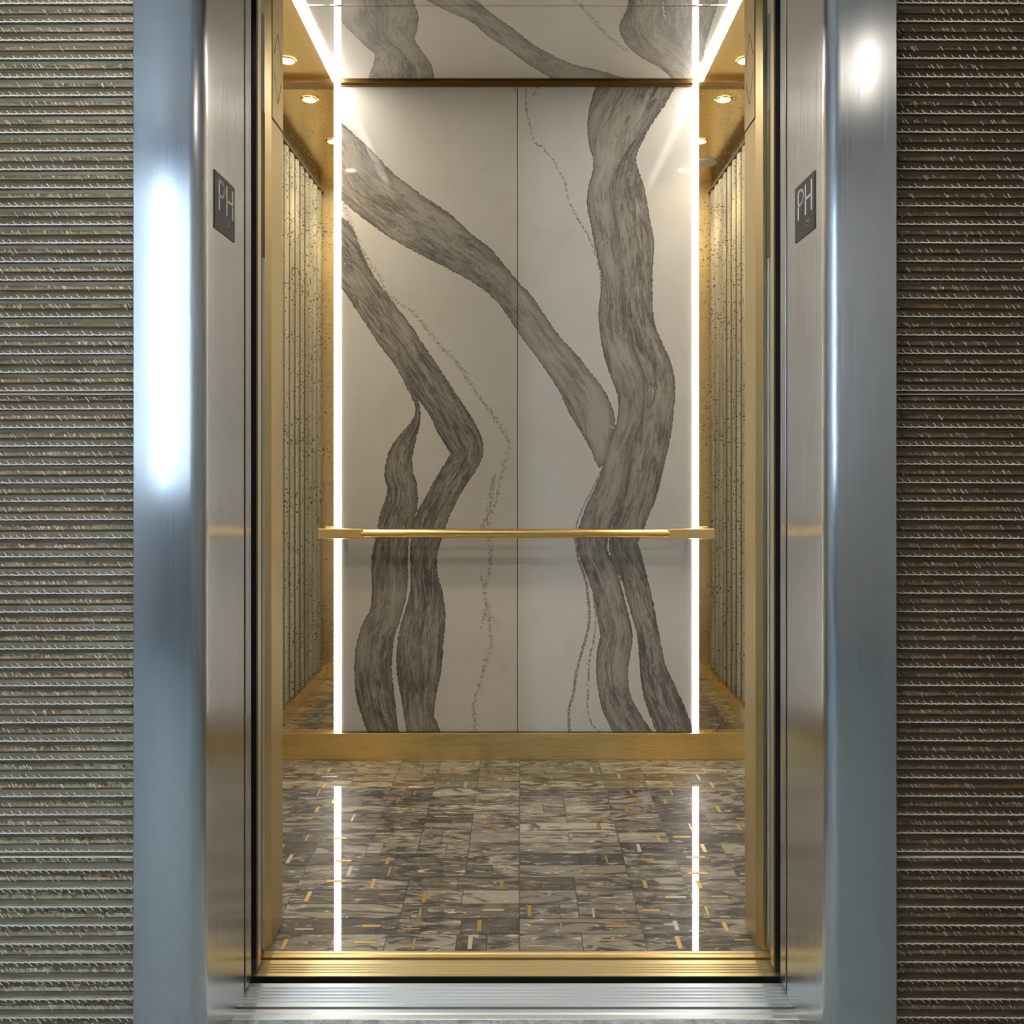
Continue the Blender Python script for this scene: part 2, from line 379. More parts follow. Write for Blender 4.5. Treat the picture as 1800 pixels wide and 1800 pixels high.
C5 = [((1166,-28),(1246,-32)),((1167,5),(1262,0)),((1170,30),(1256,25)),((1177,48),(1250,45)),((1188,70),(1243,68)),((1203,88),(1238,86)),((1220,108),(1236,100))]
C2 = [((a[0]-4, a[1]), b) for a, b in C2]
CEIL_BANDS = [(cs(ce, C1), .36, .4), (cs(ce, C2), .40, .4), (cs(ce, C3), .30, .55), (cs(ce, C4), .62, .45), (cs(ce, C5), .55, .4)]
CEIL_THINS = [thin(ce, [(985,-30),(1008,0),(1023,13),(1045,37),(1068,63),(1086,78),(1101,89)], .009, .8)]

# ------------------------------------------------------------------ CAB: back wall
XB0, XB1, XSEAM = -.7008, .6755, (909.5-VX)/S_BACK
Z_BT = 2.628
pl = lambda q: np.stack([q[:, 0], np.full(len(q), D_BACK), q[:, 1]], 1)
o = slab('marble_panel', XB0, XSEAM-.0012, .104, Z_BT, .0034, pl, (0, .010, 0), BACK_BANDS, BACK_THINS, MARBLE)
tag(o, 'white marble back wall panel with two long diagonal grey veins, left of the seam', 'wall panel')
o = slab('marble_panel', XSEAM+.0012, XB1, .104, Z_BT, .0034, pl, (0, .010, 0), BACK_BANDS, BACK_THINS, MARBLE)
tag(o, 'white marble back wall panel with a thick upright double grey vein, right of the seam', 'wall panel')
XL, XR = -1.060, 1.018                      # cab side walls
struct(MB().box(XL-.05, XR+.05, 3.5235, 3.56, -.02, 2.72).build('wall_cab_back', DARK))
for x0, x1, side in ((XL, XB0-.0265, 'left'), (XB1+.0265, XR, 'right')):
    o = MB().box(x0, x1, 3.515, 3.5235, .104, 2.636).build('mirror', MIRROR)
    tag(o, 'antiqued mirror strip on the back wall, %s of the marble, beside the %s glowing strip' % (side, side), 'mirror')
struct(MB().box(XL, XR, 3.489, 3.5235, .0, .1035).build('baseboard_back', BRASS_H, bevel=.001))
# upright light strips
for x0, x1, side in ((XB0-.0258, XB0-.0012, 'left'), (XB1+.0012, XB1+.0232, 'right')):
    t = thing('light_strip', ((x0+x1)/2, 3.50, .10), 'glowing upright white light strip along the %s edge of the back marble' % side, 'light strip', None)
    MB().box(x0, x1, 3.5032, 3.5145, .100, 2.636).build('diffuser', LED, t)
    MB().box(x0, x1, 3.5145, 3.5232, .1045, 2.636).build('channel', BRASS_H, t)
# brass trim between the back panels and the ceiling
struct(MB().box(XL, XR, 3.480, 3.5235, 2.636, 2.655).box(XB0, XB1, 3.4995, 3.5235, 2.6285, 2.636).build('trim_1', simple('dark_bronze', (.30, .20, .08), .3, .9)))
# handrail
s_r = 456.; zr = H+(VY-937.5)/s_r; yr = 3.452
xa, xb = (640-VX)/s_r, (1172-VX)/s_r; xe0, xe1 = (560-VX)/s_r, (1255-VX)/s_r
t = thing('handrail', ((xa+xb)/2, yr, zr), 'brass handrail crossing the white marble back wall', 'handrail')
MB().cyl((xa-.01, yr, zr), (xb+.01, yr, zr), .0178, 40).build('rail', BRASS_RAIL, t)
for x0, x1 in ((xe0, xa), (xb, xe1)):
    MB().box(x0, x1, yr-.0165, yr+.0165, zr-.0195, zr+.0195).build('end_block', BRASS_V, t, bevel=.003)
for x in (xe0+.09, xe1-.09):
    MB().cyl((x, yr+.012, zr), (x, D_BACK-.0003, zr), .008, 20).build('post', BRASS_RAIL, t)

# ------------------------------------------------------------------ CAB: ceiling
struct(MB().box(XL-.05, XR+.05, 2.13, 3.5235, 2.655, 2.70).build('ceiling_cab', BRASS_C))
XC0, XC1, YSEAM, YC1, YC0 = -.6935, .676, F/((VY-10)/(Z_CEIL-H)), 3.456, 2.262
plc = lambda q: np.stack([q[:, 0], q[:, 1], np.full(len(q), Z_CEIL)], 1)
o = slab('ceiling_panel', XC0, XC1, YSEAM+.0012, YC1, .0045, plc, (0, 0, .0148), CEIL_BANDS, CEIL_THINS, MARBLE_C)
tag(o, 'polished white marble ceiling panel with grey veins, next to the back wall', 'ceiling panel')
o = slab('ceiling_panel', XC0, XC1, YC0, YSEAM-.0012, .008, plc, (0, 0, .0148), CEIL_BANDS, CEIL_THINS, MARBLE_C)
tag(o, 'polished marble ceiling panel nearest the door, in front of the thin ceiling seam', 'ceiling panel')
for x0, x1, side in ((XC0-.034, XC0-.0008, 'left'), (XC1+.0008, XC1+.034, 'right')):
    t = thing('light_strip', ((x0+x1)/2, 2.9, 2.655), 'glowing white ceiling light strip running to the door along the %s ceiling edge' % side, 'light strip', None)
    MB().box(x0, x1, YC0, 3.476, 2.637, 2.650).build('diffuser', LED, t)
    MB().box(x0, x1, YC0, 3.478, 2.650, 2.6548).build('channel', BRASS_C, t)
# downlights
def downlight(loc, label):
    t = thing('downlight', loc, label, 'ceiling light', 'downlights in the brass ceiling')
    MB().lathe(loc, [(.027, -.001), (.029, -.004), (.036, -.004), (.038, -.0005)]).build('trim_ring', BRASS_RAIL, t)
    MB().disc((loc[0], loc[1], loc[2]-.002), .0268).build('lens', LENS, t)
    return t
XD0, XD1 = -.868, .840
nm = {'left': XD0, 'right': XD1}
first = None
for side in ('left', 'right'):
    for y, where in ((3.335, 'nearest the back wall'), (2.85, 'second from the back wall'), (2.42, 'nearest the door')):
        lab = 'small round glowing downlight in the brass ceiling, %s side, %s' % (side, where)
        loc = (nm[side], y, 2.6548)
        if first is None: first = downlight(loc, lab)
        else: dup(first, loc, lab)
        lt = bpy.data.lights.new('downlight_spot', 'SPOT'); lt.energy = 9; lt.spot_size = math.radians(88); lt.spot_blend = .7
        lt.shadow_soft_size = .025; lt.color = (1., .80, .54)
        lo = bpy.data.objects.new('downlight_spot', lt); COL.objects.link(lo); lo.location = (loc[0], loc[1], 2.642)
t = thing('ceiling_speaker', (.925, 2.564, 2.6548), 'pale round disc in the brass ceiling, seen in the right mirror', 'ceiling speaker')
MB().lathe((.925, 2.564, 2.6548), [(.0001, -.006), (.046, -.006)]).build('grille', WHITE_PL, t)
MB().lathe((.925, 2.564, 2.6548), [(.046, -.006), (.050, -.008), (.058, -.006), (.060, -.0005)]).build('rim', WHITE_PL, t)

# ------------------------------------------------------------------ CAB: side walls, front returns
def fluted(name, x, sgn):
    per = .096; y0, y1 = 2.255, 3.5148
    ys, xs = [], []
    n = int((y1-y0)/per*14)
    prof = []
    for i in range(n+1):
        y = y0+(y1-y0)*i/n; u = ((y-y0)/per) % 1
        w = abs(2*u-1); prof.append((x-sgn*(.011*math.sqrt(max(0, 1-(w/.66)**2)) if w < .66 else 0), y))
    m = MB(); k = len(prof)
    zs = [.078, 2.588]
    v = [(a, b, z) for z in zs for a, b in prof]
    f = [(i, i+1, k+i+1, k+i) for i in range(k-1)]
    if sgn < 0: f = [q[::-1] for q in f]
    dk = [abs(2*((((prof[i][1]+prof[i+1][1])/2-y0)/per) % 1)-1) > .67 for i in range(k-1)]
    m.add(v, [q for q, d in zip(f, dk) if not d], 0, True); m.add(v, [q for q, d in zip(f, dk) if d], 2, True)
    top = [(a, b, zs[1]) for a, b in prof] + [(x+sgn*.03, y1, zs[1]), (x+sgn*.03, y0, zs[1])]
    m.add(top, [tuple(range(len(top)))], 0)
    m.box(x+sgn*.002, x+sgn*.05, y0, 3.56, -.02, 2.655, 1)
    m.box(x-sgn*.016, x+sgn*.002, y0, 3.5148, 2.588, 2.600, 1)
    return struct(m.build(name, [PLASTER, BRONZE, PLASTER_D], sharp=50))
fluted('wall_cab_left', XL, -1); fluted('wall_cab_right', XR, 1)
struct(MB().box(XL, XL+.030, 2.255, 3.4885, 0, .077).build('baseboard_cab_left', BRASS_C))
struct(MB().box(XR-.030, XR, 2.255, 3.4885, 0, .077).build('baseboard_cab_right', BRASS_C))
XO0, XO1, ZO = -.596, .565, 2.42            # car opening
for sgn, xo, xw, side in ((-1, XO0, XL, 'left'), (1, XO1, XR, 'right')):
    a = xo+sgn*.012
    pr = [(xo, 2.149), (xo, 2.250), (xw+sgn*.04, 2.250), (xw+sgn*.04, 2.128), (a, 2.128)]
    o = MB().extr_z(pr, .001, ZO).build('return_panel', BRASS_V, bevel=.0006)
    tag(o, 'tall satin brass return post just inside the car door, on the %s' % side, 'elevator panel')
    if side == 'right':
        MB().box(.93, XR-.03, 2.250, 2.2525, 2.17, 2.41).build('access_plate', BRASS_V, o)
struct(MB().box(XL-.04, XR+.04, 2.128, 2.250, ZO, 2.655).build('wall_cab_front', BRASS_V))
# direction indicators
for sgn, xo, side in ((-1, XO0, 'left'), (1, XO1, 'right')):
    t = thing('direction_indicator', (xo, 2.2, H+.822), 'flush brass floor indicator with up and down arrows on the %s return post' % side, 'indicator')
    g = lambda a, b: (xo-sgn*a, xo-sgn*b)
    y0, y1, z0, z1 = 2.1505, 2.2485, H+.822, H+1.15
    MB().box(*g(.0002, .0008), y0, y1, z0, z1).build('shadow_gap', GROOVE, t)
    MB().box(*g(.0008, .0016), y0+.003, y1, z0+.004, z1).build('face_plate', BRASS_V, t, bevel=.0003)
    yc = 2.200
    def stroke(p, q, w=.0030):
        m = MB(); dy, dz = q[0]-p[0], q[1]-p[1]; l = math.hypot(dy, dz); ny, nz = -dz/l*w/2, dy/l*w/2
        c = [(p[0]+ny, p[1]+nz), (p[0]-ny, p[1]-nz), (q[0]-ny, q[1]-nz), (q[0]+ny, q[1]+nz)]
        x1, x2 = g(.0014, .0018)
        v = [(x1, a, b) for a, b in c]+[(x2, a, b) for a, b in c]
        m.add(v, [(0,1,2,3), (7,6,5,4), (0,4,5,1), (1,5,6,2), (2,6,7,3), (3,7,4,0)]); return m
    for nmz, zt, zl in (('up_arrow', 1.049, .983), ('down_arrow', .875, .942)):
        m = stroke((yc, H+zt), (yc-.034, H+zl)); m2 = stroke((yc, H+zt), (yc+.034, H+zl))
        m.add(m2.v, m2.f); m.build(nmz, GROOVE, t)

# ------------------------------------------------------------------ CAB: floor mosaic
def floor_mat():
    t = NT('mosaic_marble')
    at = t.attr('tile', 'Color'); sep = t.n('ShaderNodeSeparateColor'); t.set(sep.inputs[0], at)
    r, g, b = sep.outputs
    off = t.xyz(t.math('MULTIPLY', g, 40.), t.math('MULTIPLY', b, 40.), r)
    p = t.vmath('ADD', t.pos(6, 22, 1), off)
    n = t.noise(p, 1, 6, .62, 1.6); n2 = t.noise(t.vmath('ADD', t.pos(5, 16, 1), off), 1, 3, .5, 2.5)
    n3 = t.noise(p, 2.7, 5, .7, 1.)
    base = t.mix(r, (.024, .021, .017), (.46, .41, .33))
    c = t.mix(t.mr(n, .42, .58), base, t.mix(b, (.05, .044, .035), (.40, .36, .295)))
    c = t.mix(t.math('MULTIPLY', t.mr(n2, .50, .60), .9), c, (.035, .031, .026))
    c = t.mix(t.math('MULTIPLY', t.mr(n3, .58, .66), .8), c, (.70, .66, .60))
    sh = t.bsdf(c, .5, 0., .3, coat=1., coat_r=.012); sh.node.inputs['Coat IOR'].default_value = 1.65
    return t.done(sh)
MOSAIC = floor_mat()
GROUT = simple('grout', (.055, .048, .040), .35)
INLAY = simple('brass_inlay', (.50, .33, .11), .42, .75)
INLAY_S = simple('silver_inlay', (.52, .46, .36), .5, .6)
def floor_cab():
    m = MB(); tc = []
    X0, X1, Y0, Y1 = XL, XR, 2.1295, 3.489
    m.box(X0, X1, Y0, Y1, -.05, -.0005, 1); tc += [(0, 0, 0)]*6
    rowh, tw = .0755, .1525
    xs = (913-VX)/735.
    nrow = int((Y1-Y0)/rowh)+1
    def flat(x0, x1, y0, y1, z, mi, c):
        m.add([(x0,y0,z),(x1,y0,z),(x1,y1,z),(x0,y1,z)], [(0,1,2,3)], mi); tc.append(c)
    for j in range(nrow):
        y0 = Y0+j*rowh; y1 = min(y0+rowh, Y1)
        tone = None
        k0 = int((X0-xs)/tw)-1; k = k0
        while xs+k*tw < X1:
            span = random.choice((1, 1, 2))
            if k < 0 and k+span > 0: span = -k
            x0 = max(X0, xs+k*tw); x1 = min(X1, xs+(k+span)*tw); kk = k; k += span
            if x1 <= X0+.005 or x1-x0 < .004: continue
            if tone is None or random.random() < .75:
                tone = random.choice((random.uniform(.0, .16), random.uniform(.25, .55), random.uniform(.45, .8), random.uniform(.6, 1.)))
            g = .0011
            cuts = [x0, x1]
            if x1-x0 > .1 and random.random() < .35: cuts.insert(1, x0+(x1-x0)*random.uniform(.3, .7))
            for a, bb in zip(cuts[:-1], cuts[1:]):
                tn = min(1, max(0, tone+random.uniform(-.1, .1)))
                flat(a+g, bb-g, y0+g, y1-g, 0, 0, (tn, random.random(), random.random()))
            # metal inlays
            for q in range(span):
                xa = xs+(kk+q)*tw
                if xa < X0+.01 or xa+tw > X1-.01 or y1-y0 < .06: continue
                u = random.random()
                mi = 2 if random.random() < .85 else 3
                if u < .42:      # upright bar
                    cx = xa+random.uniform(.02, tw-.03); h = random.choice((.045, .056))
                    yy = y0+random.uniform(.006, rowh-h-.006); w = random.choice((.0105, .0105, .0055))
                    flat(cx-.0008, cx+w+.0008, yy-.0012, yy+h+.0012, .0001, 1, (0,0,0)); flat(cx, cx+w, yy, yy+h, .0002, mi, (0,0,0))
                if u > .66:      # lying bar
                    w = random.choice((.045, .055)); cx = xa+random.uniform(.01, tw-w-.01)
                    yy = y0+random.uniform(.015, rowh-.028); h = random.choice((.0105, .0105, .006))
                    flat(cx-.0008, cx+w+.0008, yy-.0012, yy+h+.0012, .0003, 1, (0,0,0)); flat(cx, cx+w, yy, yy+h, .0004, mi, (0,0,0))
    ob = m.build('floor_cab', [MOSAIC, GROUT, INLAY, INLAY_S])
    at = ob.data.attributes.new('tile', 'FLOAT_COLOR', 'FACE')
    return ob, tc
ob, tc = floor_cab()
ob.data.attributes['tile'].data.foreach_set('color', np.array([(*c, 1) for c in tc], np.float32).ravel())
struct(ob)

# ------------------------------------------------------------------ sills
def ridged(y0, y1, n, z=0., depth=.003, first=.012, last=.012):
    p = [(y0, -.03), (y0, z)]
    a, b = y0+first, y1-last; w = (b-a)/n
    for i in range(n):
        u = a+i*w
        p += [(u, z), (u+w*.22, z-depth), (u+w*.42, z-depth), (u+w*.62, z)]
    return p+[(y1, z), (y1, -.03)]
t = thing('car_sill', (-.0157, 2.07, 0), 'grooved polished brass sill at the front edge of the mosaic floor', 'door sill')
MB().extr_x(ridged(2.0255, 2.0905, 4), -.64, .61).build('track_plate', BRASS_SILL, t)
MB().extr_x([(2.1015, -.03), (2.1015, 0), (2.109, .0), (2.112, -.002), (2.119, -.002), (2.122, 0), (2.1292, 0), (2.1292, -.03)], -.64, .61).build('rear_strip', BRASS_SILL, t)
MB().box(-.64, .61, 2.0232, 2.0253, -.30, -.0004).build('sill_gap_shade', BLACK, t)  # black strip over the sill front, the gap's shade as colour
MB().box(-.64, .61, 2.0906, 2.1014, -.03, -.018).build('slot', GROOVE, t)
t = thing('landing_sill', (-.0095, 1.93, 0), 'grooved silver aluminium sill in front of the dark gap', 'door sill')
MB().extr_x(ridged(1.912, 1.9975, 5, first=.014, last=.010), -.63, .61).build('track_plate', ALU, t)
MB().extr_x([(1.903, -.03), (1.903, -.006), (1.9119, -.006), (1.9119, -.03)], -.63, .61).build('slot', simple('slot_blue_grey', (.16, .19, .22), .35, .7), t)
MB().extr_x([(1.868, -.03), (1.868, -.003), (1.871, 0), (1.884, 0), (1.887, -.0015), (1.891, 0), (1.9029, 0), (1.9029, -.03)], -.618, .600).build('nosing', ALU, t)

# ------------------------------------------------------------------ doors (retracted)
XM = -.0095
def mx(e, sgn): return XM+sgn*e
for sgn, side in ((-1, 'left'), (1, 'right')):
    t = thing('landing_door', (mx(.85, sgn), 1.978, .008), 'slim steel edge of the open outer door behind the %s door jamb' % side, 'elevator door')
    MB().box(mx(.590, sgn), mx(1.10, sgn), 1.959, 1.9975, .008, 2.45).build('panel', STEEL_DOOR, t, bevel=.0006)
    MB().box(mx(.5925, sgn), mx(1.05, sgn), 1.9465, 1.9585, .008, 2.45).build('gap_shade', BLACK, t)  # black box filling the jamb gap, standing in for its shade
    t = thing('car_door', (mx(.85, sgn), 2.06, .008), 'open inner door edge with vertical sensor strip on the %s, before the brass post' % side, 'elevator door')
    MB().box(mx(.588, sgn), mx(1.10, sgn), 2.043, 2.070, .008, 2.45).build('front_skin', BRASS_V, t, bevel=.0015)
    MB().box(mx(.588, sgn), mx(1.10, sgn), 2.030, 2.0428, .008, 2.45).build('gap_shade', BLACK, t)  # black box painted in for the darkness between the two doors
    MB().box(mx(.600, sgn), mx(1.08, sgn), 2.0705, 2.1045, .008, 2.45).build('core', BLACK, t)
    m = MB()
    m.box(mx(.5905, sgn), mx(.5998, sgn), 2.0715, 2.080, .03, 1.640).box(mx(.5885, sgn), mx(.5998, sgn), 2.0835, 2.088, .03, 1.640)
    m.box(mx(.5905, sgn), mx(.5998, sgn), 2.091, 2.104, .03, 1.640)
    m.build('sensor_rail', CHROME, t)
    MB().box(mx(.589, sgn), mx(.5998, sgn), 2.0715, 2.104, 1.640, 1.983).build('sensor_cover', BLACKCOV, t, bevel=.001)
    MB().box(mx(.590, sgn), mx(.5998, sgn), 2.0715, 2.104, 1.983, 2.205).build('upper_cover', BLUEGREY, t, bevel=.001)
    MB().box(mx(.590, sgn), mx(.5998, sgn), 2.074, 2.102, 2.206, 2.40).build('hanger_bracket', CHROME, t)

# ------------------------------------------------------------------ steel door jambs and the header
def jamb_profile(sgn):
    pts = [(.7240, 1.760), (.7240, 1.6990)]
    for i in range(13):                                  # gently convex front face
        u = i/12; e = .7215-(.7215-.618)*u
        pts.append((e, 1.6955-.0035*math.sin(PI*u)))
    for i in range(1, 10):                               # rounded inner corner
        a = i/9*PI/2
        pts.append((.618-.028*math.sin(a), 1.7235-.028*math.cos(a)))
    pts += [(.590, 1.760), (.590, 1.946), (.640, 1.946), (.640, 1.905), (.700, 1.905)]
    return [(mx(e, sgn), d) for e, d in pts]
for sgn, side, more in ((-1, 'left', 'tall brushed steel door jamb with a bright window reflection, beside the %s ribbed wall'), (1, 'right', 'tall brushed steel door jamb beside the darker brown %s ribbed wall')):
    o = MB().extr_z(jamb_profile(sgn), 0.0, 2.56, 0, True).build('door_jamb', STEEL, sharp=40)
    tag(o, more % side, 'door frame')
struct(MB().box(mx(.5895, -1), mx(.5895, 1), 1.697, 1.945, 2.43, 2.56).build('trim_2', STEEL, bevel=.004))
# floor number plates
def letter_strokes():
    P = [[(0, 0), (0, 1)], [(0, 1), (.30, 1)], [(.30, 1), (.47, .955), (.55, .86), (.58, .745), (.55, .63), (.47, .535), (.30, .49)], [(.30, .49), (0, .49)]]
    Hh = [[(0, 0), (0, 1)], [(.62, 0), (.62, 1)], [(0, .52), (.62, .52)]]
    return P, Hh
for sgn, side in ((-1, 'left'), (1, 'right')):
    y0, y1 = (1.754, 1.877) if sgn < 0 else (1.760, 1.885)
    z0, z1 = H+.457, H+.571
    xs_ = mx(.590, sgn)
    t = thing('floor_sign', (xs_, (y0+y1)/2, z0), 'small dark square plate reading PH on the %s steel door jamb' % side, 'sign')
    MB().box(xs_, xs_-sgn*.0022, y0, y1, z0, z1).build('plate', PLATE, t, bevel=.0005)
    w, h = y1-y0, z1-z0
    def strokes(ls, u0, wid, name):
        m = MB()
        for pl_ in ls:
            for (a, b) in zip(pl_[:-1], pl_[1:]):
                def P2(q):
                    u = u0+q[0]/.62*wid; v = .375+q[1]*.50
                    yy = y0+u*w if sgn < 0 else y1-u*w
                    return yy, z0+v*h
                p, q = P2(a), P2(b); dy, dz = q[0]-p[0], q[1]-p[1]; l = math.hypot(dy, dz); th = .0052
                ey, ez = dy/l*th*.35, dz/l*th*.35
                ny, nz = -dz/l*th/2, dy/l*th/2
                c = [(p[0]-ey+ny, p[1]-ez+nz), (p[0]-ey-ny, p[1]-ez-nz), (q[0]+ey-ny, q[1]+ez-nz), (q[0]+ey+ny, q[1]+ez+nz)]
                x1, x2 = xs_-sgn*.0018, xs_-sgn*.0032
                m.add([(x1, *k) for k in c]+[(x2, *k) for k in c], [(0,1,2,3), (7,6,5,4), (0,4,5,1), (1,5,6,2), (2,6,7,3), (3,7,4,0)])
        return m.build(name, LETTER, t)
    P, Hh = letter_strokes()
    strokes(P, .20, .27, 'letter_p'); strokes(Hh, .57, .30, 'letter_h')
    m = MB()
    for u, v in ((.60, .27), (.66, .22), (.71, .27), (.71, .22), (.60, .17)):
        yy = y0+u*w if sgn < 0 else y1-u*w
        m.cyl((xs_-sgn*.002, yy, z0+v*h), (xs_-sgn*.003, yy, z0+v*h), .0011, 10)
    m.build('braille_dots', LETTER, t)

# ------------------------------------------------------------------ LOBBY: ribbed metal wall covering
def wall_mats(name, c1, c2, hook):
    t = NT(name)
    p = t.pos()
    n = t.noise(t.pos(18, 1, 130), 1, 4, .6); n2 = t.noise(p, 5, 3)
    n3 = t.noise(t.pos(1, 1, 1), 260, 3, .6)
    c = t.mix(t.mr(n, .3, .7), c1, c2)
    c = t.mix(t.math('MULTIPLY', t.mr(n2, .4, .7), .35), c, (c1[0]*.7, c1[1]*.6, c1[2]*.5))
    mt = t.done(t.bsdf(c, t.mr(n3, .3, .7, .34, .46), .5, .5, normal=t.bump(n3, .15, .0008)))
    hk = simple(name+'_glint_and_seam', hook, .45, .0)  # near-white colour paints the ceiling-light glints; seams and scratches share it
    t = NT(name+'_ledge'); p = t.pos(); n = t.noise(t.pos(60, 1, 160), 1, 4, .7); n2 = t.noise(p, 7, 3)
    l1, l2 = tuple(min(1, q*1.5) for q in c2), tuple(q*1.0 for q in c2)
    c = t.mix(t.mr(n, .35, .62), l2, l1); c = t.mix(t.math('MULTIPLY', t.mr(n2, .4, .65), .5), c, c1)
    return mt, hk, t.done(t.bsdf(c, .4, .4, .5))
WM_L = wall_mats('bronze_weave_left_lit', (.15, .118, .072), (.26, .21, .135), (.93, .92, .86))  # same covering, brighter light on this side put into its colours
WM_R = wall_mats('bronze_weave_right_dim', (.085, .052, .028), (.165, .105, .058), (.92, .86, .77))  # same covering, weaker and warmer light put into its darker colours
PER = .0358
def ribbed_wall(name, e0, sgn, mats):
    """Horizontal ribs; each rib carries a toothed ribbon of painted highlight on its crest and a ragged ledge half-way."""
    D0 = 1.745
    m = MB()
    xs = list(np.arange(e0, 1.30, .0045)) + list(np.arange(1.34, 2.9, .12))
    seams = [H+(VY-693)/905., H+(VY-1506)/905., H+(VY-693)/905.+.897, H+(VY-693)/905.+1.794]
    ztop = H+(VY-5)/905.+PER*33
    prof = [(0., .0050), (.05, .0046), (.12, .0012), (.30, .0004), (.385, .0016), (.42, .0030), (.56, .0060), (.62, .0022), (.70, .0012), (.90, .0030)]
    zs = []; z = ztop
    while z > -.02:
        for u, d in prof: zs.append((z-u*PER, d, u))
        z -= PER
    zs = [q for q in zs if q[0] > -.001]
    nx = len(xs); V = []
    jit = rng.normal(0, 1, (len(zs), nx)); slow = rng.normal(0, 1, (len(zs), nx))
    ker = np.ones(9)/9
    for i in range(len(zs)): slow[i] = np.convolve(slow[i], ker, 'same')*2
    for i, (z, d, u) in enumerate(zs):
        for j, e in enumerate(xs):
            dz = 0; dd = 0
            if .38 < u < .43: dz = (jit[i, j]*.0010+slow[i, j]*.0015); dd = jit[i, j]*.0004
            elif .5 < u < .6: dz = slow[i, j]*.0003
            V.append((mx(e, sgn), D0-d-dd, z+dz-(e-.724)*.004))
    Fc = []
    for i in range(len(zs)-1):
        for j in range(nx-1):
            a = i*nx+j; q = (a, a+nx, a+nx+1, a+1)
            Fc.append(q if sgn > 0 else q[::-1])
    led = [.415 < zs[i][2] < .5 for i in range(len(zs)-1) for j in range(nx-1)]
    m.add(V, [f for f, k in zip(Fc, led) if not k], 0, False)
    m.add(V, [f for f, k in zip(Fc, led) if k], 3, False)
    # seams: thin bright flat bead
    for zsm in seams:
        m.box(mx(e0, sgn), mx(2.9, sgn), D0-.0085, D0-.0004, zsm-.0007, zsm+.0007, 1)
    # toothed ribbons on every crest: the light's glint as near-white colour
    def ribbon(pts, w, d):
        for (a, b) in zip(pts[:-1], pts[1:]):
            dx, dz = b[0]-a[0], b[1]-a[1]; l = math.hypot(dx, dz)+1e-9; nx_, nz_ = -dz/l*w/2, dx/l*w/2
            c = [(a[0]+nx_, a[1]+nz_), (a[0]-nx_, a[1]-nz_), (b[0]-nx_, b[1]-nz_), (b[0]+nx_, b[1]+nz_)]
            m.add([(x, D0-d, zz) for x, zz in c]+[(x, D0-d+.0016, zz) for x, zz in c], [(0,1,2,3), (0,4,5,1), (1,5,6,2), (2,6,7,3), (3,7,4,0)], 1)
    z = ztop; R = random.Random(3+sgn)
    xmin, xmax = sorted((mx(e0, sgn), mx(1.28, sgn)))
    while z > .01:
        zl = z
        down = zl < seams[1]
        x = xmin+R.uniform(0, .01)
        while x < xmax-.012:
            p = .0143*R.uniform(.86, 1.14); zz = zl-.0005-(abs(x-XM)-.724)*.004
            p = min(p, xmax-x)
            L = R.uniform(.35, 1.0)*.0085
            if not down:
                ribbon([(x, zz+.0011), (x+p*.25, zz+.0001), (x+p*.6, zz-.0003), (x+p*.97, zz)], R.uniform(.0016, .0022), .0066)
                ribbon([(x+p*.97, zz-.0002), (x+p*.97-L*.28, zz+L*.4), (x+p*.97-L*.75, zz+L)], .0010, .0066)
            else:
                ribbon([(x, zz), (x+p*.5, zz+.0002), (x+p*.85, zz-.0006), (x+p*1.05, zz-.0016)], R.uniform(.0016, .0022), .0066)
                ribbon([(x+.0004, zz-.0002), (x+L*.35, zz-L*.4), (x+L*.85, zz-L)], .0010, .0066)
            # short slanted scratches on the ledge
            for k in range(2):
                if R.random() < .33:
                    xx = x+R.random()*p; s0 = zl-PER*R.uniform(.33, .42); l2 = R.uniform(.004, .010)
                    if xmin+.002 < xx < xmax-.01: ribbon([(xx, s0), (xx+l2*.75, s0-l2)], .0007, .0066)
            x += p
        z -= PER
    # solid wall body behind the covering
    m.box(mx(e0, sgn), mx(2.9, sgn), D0+.0005, 1.90, 0, 3.30, 2)
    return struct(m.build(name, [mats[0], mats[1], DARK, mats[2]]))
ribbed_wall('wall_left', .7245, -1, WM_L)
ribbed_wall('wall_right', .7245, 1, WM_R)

# ------------------------------------------------------------------ LOBBY: the room behind the camera
def carpet():
    t = NT('lobby_stone'); p = t.pos()
    n = t.noise(p, 28, 6, .7, .6); n2 = t.noise(p, 140, 3)
    c = t.mix(t.mr(n, .35, .65), (.18, .24, .28), (.50, .57, .60))
    c = t.mix(t.mr(n2, .6, .7), c, (.10, .12, .13))
    return t.done(t.bsdf(c, .45, 0., .4, normal=t.bump(n, .3, .003)))
LX0, LX1, LY0, LZ = -2.9, 2.9, -2.6, 3.30
struct(MB().box(LX0, LX1, LY0, 1.8675, -.10, 0).build('floor_lobby', carpet()))
struct(MB().box(LX0-.1, LX1+.1, LY0-.2, 1.9, LZ, LZ+.1).build('ceiling_lobby', PAINT_C))
struct(MB().box(mx(.724, -1), mx(.724, 1), 1.745, 1.90, 2.5605, LZ).build('wall_above_door', PAINT_D))
def holed(axis, c, th, a0, a1, z0, z1, hole):     # wall with one rectangular opening
    m = MB(); h0, h1, k0, k1 = hole
    for b0, b1, q0, q1 in ((a0, h0, z0, z1), (h1, a1, z0, z1), (h0, h1, z0, k0), (h0, h1, k1, z1)):
        if axis == 'y': m.box(b0, b1, c-th, c, q0, q1)
        else: m.box(c, c+th, b0, b1, q0, q1)
    return m
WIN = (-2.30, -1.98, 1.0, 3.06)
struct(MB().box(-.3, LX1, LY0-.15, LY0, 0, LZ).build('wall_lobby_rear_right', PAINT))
struct(holed('y', LY0, .15, LX0, -.3, 0, LZ, WIN).build('wall_lobby_rear', simple('lobby_daylight_blue', (.34, .42, .50), .7)))  # blue colour stands in for daylight on this unseen wall
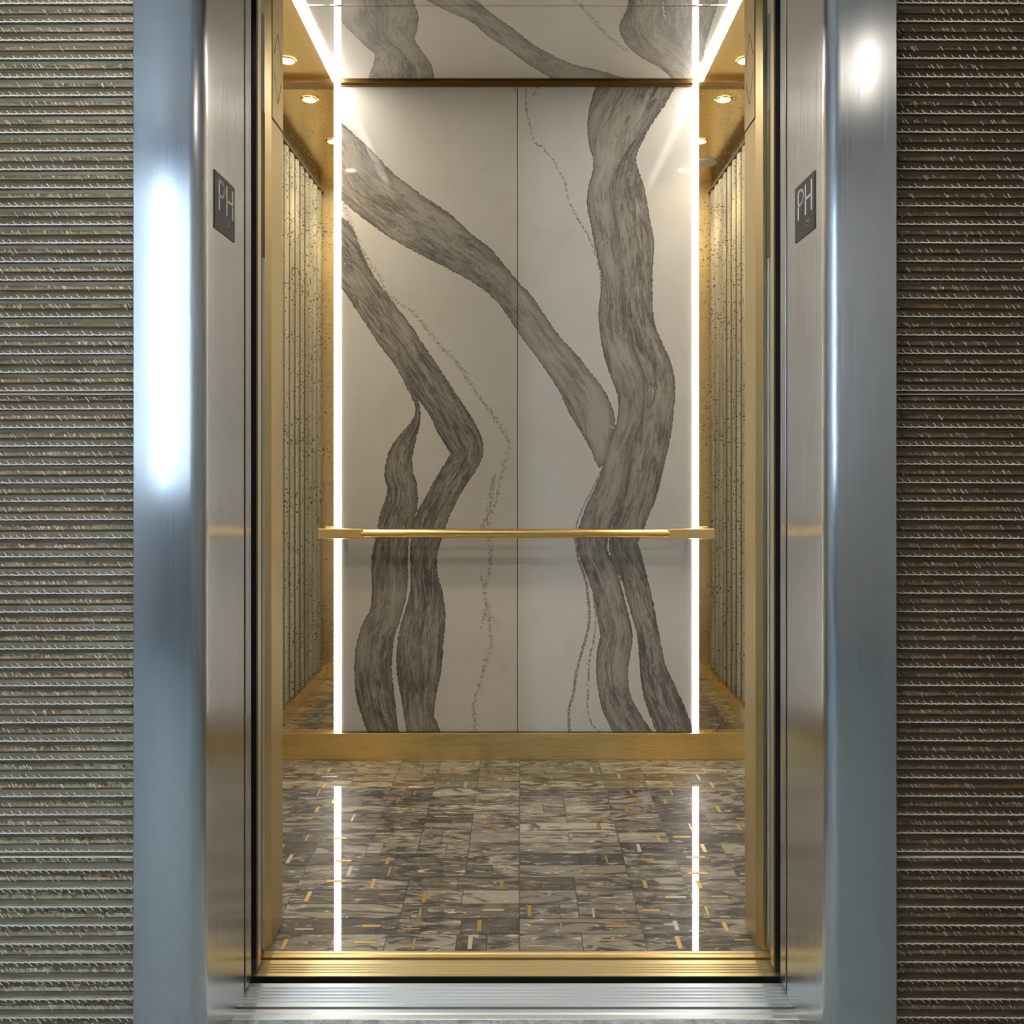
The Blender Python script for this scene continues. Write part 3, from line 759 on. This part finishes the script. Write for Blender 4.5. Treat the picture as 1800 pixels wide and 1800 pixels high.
struct(MB().box(LX0-.15, LX0, LY0, 1.9, 0, LZ).build('wall_lobby_left', PAINT))
struct(MB().box(LX1, LX1+.15, LY0, 1.9, 0, LZ).build('wall_lobby_right', simple('lobby_pale_panel', (.66, .70, .70), .5)))
for nme, m in (('window_1', MB().box(WIN[0]-.03, WIN[0], LY0-.1, LY0+.02, WIN[2], WIN[3]).box(WIN[1], WIN[1]+.03, LY0-.1, LY0+.02, WIN[2], WIN[3])),):
    struct(m.build(nme, STEEL))
# lobby ceiling lights: one mirrored in the right jamb, one added for brightness
for i, (x, y, w, d, colr, st, lab) in enumerate(((1.74, -1.50, .22, .70, (1., .92, .80), 12., 'square warm ceiling light above the lobby right of the camera'),
        (-.55, .75, 1.3, .24, (1., .93, .82), 17., 'added unseen lamp over the lobby, brightening the ribbed walls and cab marble'))):
    t = thing('lobby_light', (x, y, LZ), lab, 'ceiling light')
    MB().box(x-w/2-.02, x+w/2+.02, y-d/2-.02, y+d/2+.02, LZ-.02, LZ-.0005).build('housing', WHITE_PL, t)
    MB().box(x-w/2, x+w/2, y-d/2, y+d/2, LZ-.024, LZ-.0202).build('diffuser', emit('lobby_lamp', colr, st), t)
# hoistway around the cab
m = MB().box(-1.6, -1.4, 1.9, 3.7, -.6, 3.3).box(1.4, 1.6, 1.9, 3.7, -.6, 3.3).box(-1.6, 1.6, 3.6, 3.7, -.6, 3.3)
m.box(-1.6, 1.6, 1.87, 3.7, -.62, -.6).box(-1.6, 1.6, 1.9, 3.7, 3.25, 3.3).box(-1.4, 1.4, 1.88, 1.895, -.6, -.1005)
struct(m.build('wall_hoistway', DARK))

# ------------------------------------------------------------------ world, camera, colour
w = bpy.data.worlds.new('daylight'); S.world = w; w.use_nodes = True
bg = w.node_tree.nodes['Background']; bg.inputs[0].default_value = (.62, .80, 1., 1); bg.inputs[1].default_value = 17.
cam = bpy.data.cameras.new('camera'); co = bpy.data.objects.new('camera', cam); COL.objects.link(co)
co.location = (0, 0, H); co.rotation_euler = (PI/2, 0, 0)
cam.sensor_width = 36; cam.lens = 36*F/1800
cam.shift_x = -(VX-900)/1800; cam.shift_y = -(900-VY)/1800
cam.clip_start = .05; S.camera = co
vs = S.view_settings; S.display_settings.display_device = 'sRGB'
vs.view_transform = 'Standard'; vs.look = 'None'; vs.exposure = 1.05; vs.gamma = 1.; vs.use_curve_mapping = False
S.cycles.max_bounces = 14; S.cycles.glossy_bounces = 8; S.cycles.diffuse_bounces = 5
S.cycles.use_denoising = True; S.cycles.sample_clamp_indirect = 25.
S.cycles.caustics_reflective = False; S.cycles.caustics_refractive = False
